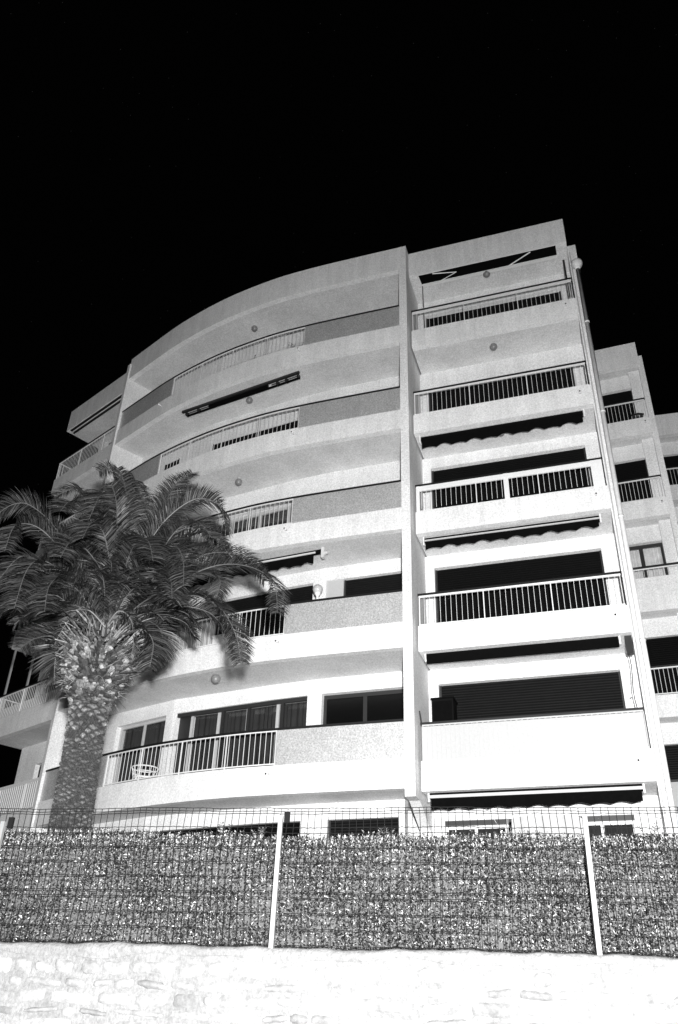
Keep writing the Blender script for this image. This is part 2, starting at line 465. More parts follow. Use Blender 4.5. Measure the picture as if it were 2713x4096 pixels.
def wallseg(strip, off, z0, z1, ops, s0=None, s1=None, th=.24):
    mb = MB(); s0 = 0 if s0 is None else s0; s1 = strip.len if s1 is None else s1
    cur = s0
    for (a,c,za,zc) in sorted(ops):
        if a > cur+1e-3: strip.sweep(mb, cur, a, off, off+th, z0, z1)
        if zc < z1-1e-3: strip.sweep(mb, a, c, off, off+th, zc, z1)
        if za > z0+1e-3: strip.sweep(mb, a, c, off, off+th, z0, za)
        cur = c
    if s1 > cur+1e-3: strip.sweep(mb, cur, s1, off, off+th, z0, z1)
    return mb

def slab(strip, a, b_, k, depth, name='balcony_slab', roof=False, label=None):
    mb = MB(); z0, z1 = (19.22, 20.10) if roof else (zb(k), zs(k))
    strip.sweep(mb, a, b_, 0, .16, z0, z1)
    o = mb.build('roof_fascia' if roof else name, 'fasc', apt)
    mb = MB(); strip.sweep(mb, a, b_, .16, depth, z0+.002, (19.6 if roof else zf(k)))
    if strip is A: strip.sweep(mb, -.24, a-.001, .9, depth, z0+.004, (19.58 if roof else zf(k)-.01))
    mb.build('soffit' , 'soffit', o)
    return o

def rail(parent, strip, a, b_, k, ztop=None, white=False, hr=.030, off=.05, wtop=0):
    ztop = ztop or zr(k); mb = MB()
    strip.sweep(mb, a, b_, off-hr, off+hr, ztop-.045, ztop)
    mb.build('handrail', 'whitemetal' if white else 'black', parent)
def bars(parent, strip, a, b_, k, pitch=.122, post=1.28, off=.05, wtop=.05, r=.0045, zbot=None, first=None, mt='whitemetal', pw=.028):
    z1 = zr(k)-.047; z0 = (zs(k)+.03) if zbot is None else zbot
    mb = MB()
    strip.sweep(mb, a, b_, off-.016, off+.016, z1-wtop, z1)
    strip.sweep(mb, a, b_, off-.012, off+.012, z0, z0+.022)
    n = max(1, round((b_-a)/pitch))
    pn = max(1, round((b_-a)/post))
    for i in range(1,n):
        t = a + (b_-a)*i/n
        p = strip.at(t, off, 0); fr = strip.frame(t)
        mb.box((p.x,p.y,(z0+z1)/2), (r*2, r*2, z1-z0-wtop-.02), fr)
    for i in range(pn+1):
        t = a + (b_-a)*i/pn + (.014 if i==0 else (-.014 if i==pn else 0)) 
        p = strip.at(t, off+.001, 0); fr = strip.frame(t)
        zl = zs(k)-.01
        mb.box((p.x,p.y,(zl+z1-.004)/2), (pw, .030, z1-zl-.004), fr)
    return mb.build('railing', mt, parent)
def panel(parent, strip, a, b_, k, m='panel', off=.03, th=.03, z0=None, z1=None, name='solid_panel', label=None):
    mb = MB(); strip.sweep(mb, a, b_, off, off+th, (zs(k)+.0) if z0 is None else z0, (zr(k)-.05) if z1 is None else z1)
    o = mb.build(name, m, parent)
    if label: o['label'] = label
    return o
def spout(parent, strip, s, z, l=.14, r=.022, tilt=.02):
    mb = MB(); p = strip.at(s, .01, z); q = strip.at(s, -l, z-tilt); mb.tube(p, q, r, 10)
    o = mb.build('drain_spout', 'pipe', parent, True)
    mb = MB(); d = (q-p).normalized(); mb.tube(q+d*.0005, q+d*.003, r*.75, 10); mb.build('spout_opening', 'dark', o).parent = parent

def shutter(parent, strip, a, b_, z0, z1, off, m='shutter', pitch=.055):
    mb = MB(); st = strip.stations(a, b_); n = max(2,int((z1-z0)/pitch)); vs = []
    prof = []
    for i in range(n):
        za = z1 - (z1-z0)*i/n; zb_ = z1 - (z1-z0)*(i+1)/n
        prof += [(off+.010, za), (off-.004, za-(za-zb_)*.35), (off-.004, zb_+(za-zb_)*.2), (off+.010, zb_+.001)]
    for t in st:
        for o_, z in prof: vs.append(strip.at(t, o_, z))
    m_ = len(prof)
    mb.add(vs, [(j*m_+i, j*m_+i+1, (j+1)*m_+i+1, (j+1)*m_+i) for j in range(len(st)-1) for i in range(m_-1)])
    return mb.build('roller_shutter', m, parent)

def window(strip, a, b_, z0, z1, woff, npan=2, style='dark', fm='frame', fw=.055, parent=None, name='window', cur=None, openf=0):
    """woff: offset of wall face; window sits .15 behind"""
    off = woff+.14; mb = MB()
    strip.sweep(mb, a, b_, off, off+.05, z1-fw, z1); strip.sweep(mb, a, b_, off, off+.05, z0, z0+fw)
    for i in range(npan+1):
        t = a + (b_-a)*i/npan; ww = fw if 0<i<npan else fw*.8
        ta, tb = (t, t+ww) if i==0 else ((t-ww, t) if i==npan else (t-ww/2, t+ww/2))
        strip.sweep(mb, ta, tb, off-.006, off+.044, z0+fw+.001, z1-fw-.001)
    w = mb.build(name, fm, parent or apt)
    for i in range(npan):
        ta = a + (b_-a)*i/npan + fw/2; tb = a + (b_-a)*(i+1)/npan - fw/2
        mb = MB(); strip.sweep(mb, ta, tb, off+.018, off+.026, z0+fw*.9, z1-fw*.9)
        mb.build('pane', 'glass' if style in ('curtain','white') else 'dglass', w)
    if style in ('curtain','white'):
        mb = MB(); vs = []; n = int((b_-a)/.025); ph = random.uniform(0,6)
        for i in range(n+1):
            t = a+(b_-a)*i/n; o_ = off+.14+.022*sin(i*1.25+ph+sin(i*.31)*1.5)
            vs += [strip.at(t,o_,z0+.02), strip.at(t,o_,z1-.03)]
        mb.add(vs, [(2*i,2*i+2,2*i+3,2*i+1) for i in range(n)]); mb.build('curtain', 'curtain' if style=='curtain' else 'curtain_w', w)
        mb = MB(); strip.sweep(mb, a-.05, b_+.05, off+.22, off+.24, z0, z1+.05); mb.build('dark_room', 'dark', w)  # black board, shade of the unlit room put into its colour
    return w

def shut_window(strip, a, b_, z0, z1, woff, m='shutter', fm='frame_dark', off=.10):
    mb = MB()
    for ta,tb in ((a,a+.04),(b_-.04,b_)): strip.sweep(mb, ta, tb, woff+off-.012, woff+off+.03, z0, z1)
    strip.sweep(mb, a+.04, b_-.04, woff+off+.02, woff+off+.05, z0, z1)
    w = mb.build('window', fm, apt); shutter(w, strip, a+.041, b_-.041, z0, z1, woff+off, m)
    return w

def globe(p, r=.095, m='globe'):
    mb = MB(); n = 14; prof = [(max(.002,r*sin(pi*i/n)), -r*cos(pi*i/n)) for i in range(n+1)]
    mb.lathe(p, prof, 20); g = mb.build('ceiling_lamp', m, apt, True)
    mb = MB(); mb.lathe((p[0],p[1],p[2]+r*.93), [(.045,0),(.05,.01),(.05,.035)], 14); mb.build('lamp_mount', 'frame', g)
    return g

# ---- curved bay (A)
sL = A.near((-5.06,18.98)); sR = A.near((-1.11,16.65)); AE = A.len
for k in range(1,6):
    s = slab(A, -.02, AE+.02, k, 1.9)
    if k == 1: s['label'] = 'lowest curved balcony slab, brightest of the stack'
    rail(s, A, 0, AE, k)
    panel(s, A, .0, sL-.01, k); panel(s, A, sR+.01, AE+.0, k)
    bars(s, A, sL, sR, k, post=1.31, wtop=.02, pw=.013)
    spout(s, A, sR-.10, zs(k)-.17)
    if k >= 3: spout(s, A, sL-.35, zs(k)-.2)
slab(A, -.04, AE+.02, 6, 1.9, roof=True)
sA = AR.near((-1.3,18.2))
def aw(x,y): return AR.near((x,y))
e0, e1 = aw(-5.4,20.7), aw(-4.0,19.62); f0, f1 = aw(-3.72,19.46), aw(-.56,17.86); g0, g1 = aw(-.24,17.72), AR.len-.05
for k in range(1,6):
    zt = zb(k+1)-.0 if k<5 else 19.222; hd = zh(k) if k<5 else 18.72
    z0 = zf(k)
    fh = {3:13.12, 4:15.80}.get(k, hd); gh = {3:12.85}.get(k, hd)
    if k==3: e0 = e1-.9
    ops = [(e0,e1,z0+.03,hd)] if k<4 else []
    if k==4: e0 = aw(-5.3,20.65); e1 = aw(-4.8,20.26); ops = [(e0,e1,z0+.03,15.83)]
    ops += [(f0,f1,z0+.03,fh),(g0,g1,z0+.03,gh)]
    wallseg(AR, 0, z0, zt, ops, s0=-.7).build('wall', 'plaster', apt)
    if k == 1:
        window(AR, e0,e1,z0+.03,hd,0,2,'curtain','frame'); window(AR,f0+.35,f1,z0+.03,hd-.0,0,4,'curtain','frame', fw=.075)
        mb = MB(); AR.sweep(mb, f0, f0+.35, .16, .2, z0+.03, hd); mb.build('window_side_panel', 'frame_dark', apt)
        # dark vertical mullions proud of the sliding frames
        mb = MB()
        for fr_ in (.30,.52,.80):
            t = f0+.35+(f1-f0-.35)*fr_; AR.sweep(mb, t-.035, t+.035, .05,.12, z0+.03, hd)
        AR.sweep(mb, f0, f1, .05, .11, hd-.09, hd-.001); mb.build('window_mullion', 'frame_dark', apt)
        window(AR, g0,g1,z0+.03,hd,0,2,'dark','frame_dark',fw=.09)
    elif k == 2:
        shut_window(AR, e0,e1,z0+.03,hd,0,'shutter'); shut_window(AR,f0+.8,f1-.0,z0+.03,hd,0,'shutter')
        window(AR, f0, f0+.8, z0+.03, hd, 0, 2, 'white','frame')
        shut_window(AR,g0+.42,g1,z0+.03,hd,0,'shutter')
        mb = MB(); AR.sweep(mb, g0, g0+.42, .03,.08, z0+.03, hd); mb.build('white_shutter_panel', 'canvas', apt)
    elif k == 3:
        window(AR, e0,e1,z0+.03,hd,0,2,'curtain'); window(AR,f0,f1,z0+.03,fh,0,4,'curtain','frame',fw=.09); window(AR,g0,g1,z0+.03,gh,0,3,'dark')
    elif k == 4:
        shut_window(AR,e0,e1,z0+.03,15.83,0,'shutter2',off=.02); shut_window(AR,f0,f1,z0+.03,fh,0,'shutter2',off=.02); shut_window(AR,g0,g1,z0+.03,hd,0,'shutter2')
    else:
        for a_,c_ in ((f0,f1),(g0,g1)): shut_window(AR,a_,c_,z0+.03,hd,0,'shutter2')
# ground floor under the curve
gs0, gs1, gs2 = AR.near((-3.9,18.9)), AR.near((-.42,17.75)), AR.near((.1,17.5))
ops = [(gs0,gs1,3.0,5.06),(gs2,AR.len-.12,2.6,5.06)]
wallseg(AR, -.42, GZF-.3, zb(1)+.002, ops, s0=.2).build('wall', 'plaster', apt)
shut_window(AR, gs0, gs1, 3.0, 5.06, -.42, 'shutter2'); shut_window(AR, gs2, AR.len-.12, 2.6, 5.06, -.42, 'shutter')

# ---- fins
def finwall(P, dirv, nrm, w, l, z0, z1, label=None, o0=0):
    mb = MB(); P = Vector(P); p = [P+nrm*o0, P+dirv*w+nrm*o0, P+dirv*w+nrm*l, P+nrm*l]
    mb.prism(p, z0, z1); o = mb.build('fin_wall', 'plaster', apt)
    if label: o['label'] = label
    return o
finwall(O_-U*.25-Nn*.305, U, Nn, .205, 2.6, 5.225, 20.105, 'tall white fin between the curved balconies and the flat bay')
mb = MB(); p = [O_-U*.25+Nn*.9, O_-U*.045+Nn*.9, O_-U*.045+Nn*2.3, O_-U*.25+Nn*2.3]; mb.prism(p, GZF-.3, 5.225); mb.build('wall', 'plaster', apt)
# chamfered corbel under the fin
mb = MB()
a_, c_ = O_-U*.25, O_-U*.045
def V3(p, z): return Vector((p.x,p.y,z))
mb.add([V3(a_+Nn*.05,5.225),V3(c_+Nn*.05,5.225),V3(c_+Nn*.9,5.225),V3(a_+Nn*.9,5.225),V3(a_+Nn*.9,4.85),V3(c_+Nn*.9,4.85)], [(0,1,2,3),(0,4,5,1),(1,5,2),(0,3,4),(3,2,5,4)])
fixn(mb.build('corbel', 'plaster', apt))
_fn = Vector((.745,.667)); _fu = Vector((.667,-.745))
finwall(Vector((-7.0,20.71)) - _fu*.15, _fu, _fn, .15, 2.7, 5.0, 19.85, 'white fin at the left end of the curved balconies', -.02)
finwall(Vector((-7.0,20.71)) - _fu*.15, _fu, _fn, .15, 2.7, GZF-.3, 5.0, None, .35)
finwall(O_+U*4.19, U, Nn, .215, 8.2, GZF-.3, 19.35, 'right end wall of the flat bay behind the downpipe', .30)
finwall(_c1-_uc*.02, _uc, _nc, .16, 6.0, GZF-.3, 19.6, None, .10)
mb = MB(); p0 = _c1-_uc*.33; mb.prism([p0+_nc*.30, p0+_uc*.33+_nc*.30, p0+_uc*.33+_nc*.72, p0+_nc*.72], GZF-.3, 19.21); mb.build('pilaster', 'plaster', apt)

# ---- flat bay (B)
pos = {5:'dark',4:'dark',3:'dark',2:'dark',1:'slat'}
for k in range(1,6):
    s = slab(B, 0, 4.18, k, 1.9)
    e = B.len-.03
    if k != 1:
        big = (k==3)
        bars(s, B, .02, e, k, pitch=.115, post=(1.33 if not big else 1.33), wtop=(.13 if big else (.07 if k==5 else .04)), r=.0037, pw=.020)
        if big:
            for ta,tb in ((.02,.10),(2.02,2.13),(e-.24,e)):
                mb = MB(); B.sweep(mb, ta,tb, .02,.045, zs(k)+.0, zr(k)-.05); mb.build('railing_post', 'whitemetal', s)
    else:
        panel(s, B, .03, e, k, 'canvas', name='canvas_screen', off=.035, th=.012, z1=zr(1)-.085, label='white ribbed canvas screen tied to the railing')
        mb = MB(); B.sweep(mb, .03, e, .03,.055, zr(1)-.078, zr(1)-.045)
        for i in range(46): 
            t = .03+(e-.03)*i/45; B.sweep(mb, t-.008,t+.008,.026,.034, zs(1)+.01, zr(1)-.08)
        mb.build('railing', 'canvas', s)
        mb = MB()
        for i in range(38):
            t = .06+(e-.1)*i/38+random.uniform(0,.01); B.sweep(mb, t, t+.075, .024,.029, zr(1)-.083, zr(1)-.076)
        mb.build('lacing', 'darkmetal', s)
    rail(s, B, 0, e+.03, k)
    # return of the rail at the right end + dark corner post
    mb = MB(); p = B.at(e, .05, 0); fr = B.frame(e)
    mb.box((p.x,p.y,(zr(k)+zs(k))/2+.0), (.026,.03, zr(k)-zs(k)-.10), fr)
    q = B.at(e, .18, 0); mb.box((q.x,q.y,zr(k)-.0225), (.05,.24,.045), fr)
    q = B.at(e, .28, 0); mb.box((q.x,q.y,(zr(k)+zs(k))/2), (.026,.03, zr(k)-zs(k)-.1), fr)
    mb.build('rail_return', 'black', s)
    spout(s, B, 3.93, zs(k)-.20, .10, .024)
slab(B, -.04, 4.185, 6, 1.9, roof=True)
for k in range(1,6):
    zt = zb(k+1) if k<5 else 19.222; hd = zh(k)+(.03 if k<5 else 0) if k<5 else 18.70; z0 = zf(k)
    a_, c_ = .27, 3.98
    if k == 4: hd = 15.97
    wallseg(BR, 0, z0, zt, [(a_,c_,z0+.02,hd)]).build('wall', 'plaster', apt)
    w = shut_window(BR, a_, c_, z0+.02, hd, 0, 'shutter' if k==1 else 'shutter2', off=.12)
    # lit jamb strip left of the shutter
    mb = MB(); BR.sweep(mb, a_-.06, a_, -.02, .10, z0, hd-.01); mb.build('window_jamb', 'whitemetal', w)
# ground floor
wallseg(BR, 0, GZF-.3, zb(1)+.002, [(.3,3.83,2.4,5.06)]).build('wall', 'plaster', apt)
window(BR, .3, 3.83, 2.4, 4.98, 0, 6, 'curtain', 'whitemetal', fw=.06)
mb = MB(); BR.sweep(mb, .3, 3.83, .05,.13, 4.98,5.059); mb.build('shutter_box', 'darkmetal', apt)

# ---- awnings of the flat bay
def scallop(parent, strip, a, b_, z1, h, off, amp=.035, pitch=.36, m='awning', wavy=.03):
    mb = MB(); n = int((b_-a)/.03); vs = []
    for i in range(n+1):
        t = a+(b_-a)*i/n; zz = z1-h + amp*abs(sin(pi*(t-a)/pitch))
        o_ = off + wavy*sin(2*pi*(t-a)/pitch*.5)
        vs += [strip.at(t,off,z1), strip.at(t,(off+o_)/2,(z1+zz)/2), strip.at(t,o_,zz)]
    mb.add(vs, [(3*i+k,3*i+3+k,3*i+4+k,3*i+1+k) for i in range(n) for k in (0,1)])
    return mb.build('valance', m, parent)
def awning(strip, a, b_, z, off, label, h=.24, white=0.0, roll=True, amp=.035, brackets=True):
    mb = MB(); strip.sweep(mb, a, b_, off-.01, off+.11, z-.10, z-.0)
    aw_ = mb.build('awning', 'awning', apt); aw_['label'] = label
    if white:
        mb = MB(); strip.sweep(mb, a-.01, b_+.01, off-.035, off-.012, z-.07-white/2, z-.07+white/2); mb.build('front_bar', 'canvas', aw_)
    if h: scallop(aw_, strip, a+.02, b_-.02, z-.04, h, off-.005, amp)
    if brackets:
        for t in (a-.025, b_+.025):
            mb = MB(); p = strip.at(t, off+.06, z-.04); mb.box(p, (.03,.14,.16), strip.frame(t))
            p = strip.at(t, off+.03, z-.13); mb.box(p, (.035,.05,.05), strip.frame(t))
            mb.build('bracket', 'pipe', aw_)
    return aw_
awning(B, .14, 3.93, zb(4)-.03, .16, 'dark scalloped awning rolled up under the fourth slab of the flat bay', h=.31, amp=.055)
awning(B, .16, 3.92, zb(3)-.055, .16, 'dark scalloped awning with a thin white front bar', h=.25, white=.032, amp=.05)
a1 = awning(B, .13, 3.92, zb(2)-.0, .17, 'plain dark rolled awning without valance', h=0)
mb = MB(); B.sweep(mb, .13,3.92,.155,.168, zb(2)-.225, zb(2)-.01); mb.build('valance','awning',a1)
awning(B, .12, 3.93, zb(1)+.0, .17, 'dark scalloped awning with a thick white front bar above the ground floor', h=.28, white=.055)
# motor box and chain at the right end of that awning
mb = MB(); p = B.at(4.10,.20,zb(2)-.19); mb.box(p,(.13,.12,.36),B.frame(4)); o = mb.build('shade_box','darkmetal',apt)
mb = MB(); pts=[B.at(4.06+.02*sin(i*.9),.22,zb(2)-.3-.16*i) for i in range(9)]; mb.path(pts,.009,5); mb.build('crank_rod','darkmetal',apt)
# open top awning with folding arms under the roof
top = MB(); z5 = 19.12
for i in range(8): pass
top.add([B.at(.23,-.03,z5+.01),B.at(3.90,-.03,z5+.01),B.at(3.91,.33,z5+.03),B.at(.25,.33,z5+.03)],[(0,3,2,1)])
ta = top.build('awning','awning',apt); ta['label'] = 'half open dark awning with pale folding arms under the roof edge'
mb = MB(); B.sweep(mb,.2,3.92,-.06,-.03,z5-.01,z5+.035); mb.build('front_bar','whitemetal',ta)
mb = MB(); B.sweep(mb,.25,3.91,.33,.40,z5-.02,z5+.05); mb.build('roller','whitemetal',ta)
for pts in ([(.62,-.02),(1.25,.10),(.70,.33)],[(3.25,-.02),(2.62,.30),(2.58,.33)]):
    mb = MB(); mb.path([B.at(t,o_,z5-.035) for t,o_ in pts],.017,6); mb.build('folding_arm','whitemetal',ta)
mb = MB(); mb.tube(B.at(.26,.36,z5), B.at(.26,.5,zs(5)+.1), .010, 5); mb.build('crank_rod','darkmetal',apt)
# dark panel standing in for the shaded slot right of the top balcony
mb = MB(); p = B.at(4.06,.55,(19.1+zs(5))/2+.0); mb.box(p,(.05,.10,19.1-zs(5)),B.frame(4)); mb.build('slot_panel','darkmetal',apt)
for z,o_ in ((zb(6)-.13 if False else 19.10,.42),(zb(5)-.10,.46),(zb(4)-.08,.40),):
    globe(B.at(2.03,o_,z), .098)
# ---- lamps of the curved bay
for (x,y),z in (((-2.70,18.12),19.12),((-2.62,18.16),16.42),((-2.65,18.06),13.59),((-2.62,17.75),8.09),((-2.6,17.9),10.86)):
    globe((x,y,z), .095 if z>9 else .11)
# awnings of the curved bay: bare folded one under slab 5, scalloped one under slab 3
class Line(Strip): pass
T4 = Strip([(-4.61,18.80),(-1.21,16.90)])
a4 = MB(); T4.sweep(a4, 0, T4.len, 0,.06, 16.40,16.47); aw4 = a4.build('awning','darkmetal',apt); aw4['label']='bare folded awning bars hanging under a curved balcony, cloth rolled up'
mb = MB(); T4.sweep(mb,.12,T4.len-.02,.10,.14,16.30,16.345); T4.sweep(mb,.9,T4.len-1.0,.05,.10,16.345,16.40); mb.build('front_bar','awning',aw4)
for t in (.14,.55,T4.len-.7,T4.len-.42,T4.len-.05):
    mb = MB(); T4.sweep(mb,t-.02,t+.02,.02,.15,16.30,16.41); mb.build('bracket','darkmetal',aw4)
mb = MB(); mb.path([T4.at(t,.08,16.37) for t in (.15,.5,.9,1.4)],.014,5); mb.path([T4.at(T4.len-t,.08,16.37) for t in (.05,.42,.9)],.012,5); mb.build('folding_arm','darkmetal',aw4)
T2 = Strip([(-4.2,18.75),(-2.9,17.75),(-.37,16.62)])
a2 = MB(); T2.sweep(a2, 0, T2.len, .01,.10, 10.80,10.88); aw2 = a2.build('awning','awning',apt); aw2['label']='rolled dark scalloped awning under a curved balcony beside the palm fronds'
mb = MB(); T2.sweep(mb, 0,T2.len-.15,-.02,.008,10.79,10.825); mb.build('front_bar','chrome',aw2)
scallop(aw2, T2, 0, T2.len-.2, 10.79, .26, .02, amp=.045, pitch=.3)
mb = MB(); T2.sweep(mb, T2.len-.01, T2.len+.06,.0,.10,10.66,10.92); mb.build('bracket','chrome',aw2)
mb = MB(); mb.box(T2.at(T2.len+.105,.03,10.76),(.09,.05,.05),T2.frame(T2.len)); mb.build('bracket','chrome',aw2)

# ---- downpipe
dp = O_+U*4.36+Nn*.22
mb = MB(); mb.tube((dp.x,dp.y,GZF-.2),(dp.x,dp.y,18.35),.052,14); pipe = mb.build('downpipe','pipe',apt,True)
mb = MB(); 
for z in (3.3,5.25,8.05,10.85,13.65,16.45): mb.tube((dp.x,dp.y,z),(dp.x,dp.y,z+.05),.062,14)
mb.build('pipe_collar','pipe',pipe,True)
mb = MB(); mb.lathe((dp.x,dp.y,18.33),[(.055,0),(.075,.05),(.12,.12),(.145,.20),(.14,.27),(.09,.31),(.02,.32)],16); mb.build('rain_hopper','pipe',pipe,True)
# grey tube drawn in place of the thin gap between balcony bay and end wall
mb = MB(); dq = O_+U*4.235+Nn*.285; mb.tube((dq.x,dq.y,GZF),(dq.x,dq.y,19.1),.014,6); mb.build('gap_tube','frame',apt)

# ---- right stepped bay (C) and far bay (D)
for nm, F_, R_, ln in (('C',C_,CR,C_.len+.0),('D',Dd,DR,Dd.len)):
    for k in range(1,6):
        s = slab(F_, -.3, ln, k, 1.2)
        off=.05
        if nm=='C':
            if k in (5,4,2): bars(s, F_, .0, ln-.06, k, pitch=.105, post=1.4, wtop=.03)
            elif k==3: panel(s, F_, 0, ln-.06, k, 'plaster', z1=zr(k)-.34); bars(s, F_, .0, ln-.06, k, pitch=.13, post=1.4, wtop=.03, off=.08)
            else: panel(s, F_, 0, ln-.06, k, 'canvas')
            spout(s, F_, ln-.15, zs(k)-.16, .1, .024)
        else:
            if k%2: bars(s, F_, .0, ln, k, pitch=.11, post=1.4, wtop=.03)
            else: panel(s, F_, 0, ln, k, 'canvas')
        rail(s, F_, -.05, ln-.04, k)
        if nm=='C':
            mb = MB(); p = F_.at(ln-.07,.10,0); mb.box((p.x,p.y,zr(k)-.24),(.03,.03,.4),F_.frame(0)); mb.build('rail_return','black',s)
        zt = zb(k+1) if k<5 else 19.222; hd = zt-.52; z0 = zf(k)
        a_, c_ = .05, R_.len-(.36 if nm=='C' else .3)
        wallseg(R_, 0, z0, zt, [(a_,c_,z0+.02,hd)]).build('wall','plaster',apt)
        if nm=='C' and k==3: window(R_, a_, c_, z0+.02, hd, 0, 2, 'white', 'frame_dark', fw=.10)
        else: shut_window(R_, a_, c_, z0+.02, hd, 0, 'shutter' if k==1 else 'shutter2')
    slab(F_, -.3, ln+.02, 6, 1.2, roof=True)
    wallseg(R_, 0, GZF-.3, zb(1), []).build('wall','plaster',apt)
# fallen dark bundle on the top right balcony
mb = MB(); mb.path([C_.at(.95,.12,zs(5)+.20),C_.at(1.15,.12,zs(5)+.21),C_.at(1.29,.12,zs(5)+.16)],.085,10)
tag(mb.build('rolled_mat','darkmetal',None,True), 'dark rolled mat on the top balcony of the right stepped bay', 'rolled mat')

# ---- left bay (L)
for k in range(1,6):
    s = slab(Lb, 0, LE, k, 1.9)
    rail(s, Lb, 0, LE, k, white=(k==1))
    SS = Strip([_l0+_nl*1.0+_ul*.05, _l0+_ul*.05])
    if k == 1:
        panel(s, Lb, .02, LE, k, 'frame', off=.09, th=.015, name='canvas_screen'); bars(s, Lb, .0, LE, k, pitch=.10, post=1.2, wtop=.03, off=.04, r=.008)
    else:
        bars(s, Lb, .0, LE, k, pitch=.095, post=1.3, wtop=.02, pw=.014, r=.005)
        bars(s, SS, .0, SS.len-.08, k, pitch=.12, post=.95, wtop=.02, off=-.03, pw=.014, r=.005)
        if k==2: panel(s, Lb, .05, LE, k, 'frame', off=.09, th=.01, z1=zs(k)+.34, name='low_screen')
    mb = MB(); p0 = Vector((*_l0,0)) + Vector((*_nl,0))*.6; 
    p0.z = zs(k)-.12; q = p0 - Vector((*_ul,0))*.32; q.z -= .03; mb.tube(p0, q, .022, 8); mb.build('drain_spout','pipe',s,True)
slab(Lb, 0, LE, 6, 1.4, roof=True)
for k in range(1,6):
    zt = zb(k+1) if k<5 else 19.222; z0 = zf(k); hd = zt-.36
    s0 = .55 if k>=3 else .02
    ops = [(s0+.35, 1.35, z0+.02, hd),(1.55, LR.len-.12, z0+.02, hd)]
    if k == 1: ops = [(1.0,1.45,z0+.02,hd-.25),(1.75, LR.len-.12, z0+.02, hd)]
    wallseg(LR, 0, z0, zt, ops, s0=s0).build('wall','plaster',apt)
    for o_ in ops: window(LR, o_[0], o_[1], o_[2], o_[3], 0, 2 if o_[1]-o_[0]>.6 else 1, 'dark', 'frame_dark')
wallseg(LR, 0, GZF-.3, zb(1), [], s0=.1).build('wall','plaster',apt)
for ta,tb in ((.02,.07),(1.25,1.30)):
    mb = MB(); Lb.sweep(mb, ta,tb,.10,.15, zs(2), zb(3)); mb.build('veranda_post','pipe_dull',apt)
mb = MB(); Lb.sweep(mb,.2,LE,.03,.10,19.17,19.21); Lb.sweep(mb,.2,LE,.16,.20,19.12,19.2); o = mb.build('awning','darkmetal',apt); o['label']='closed dark awning under the roof edge of the left bay'

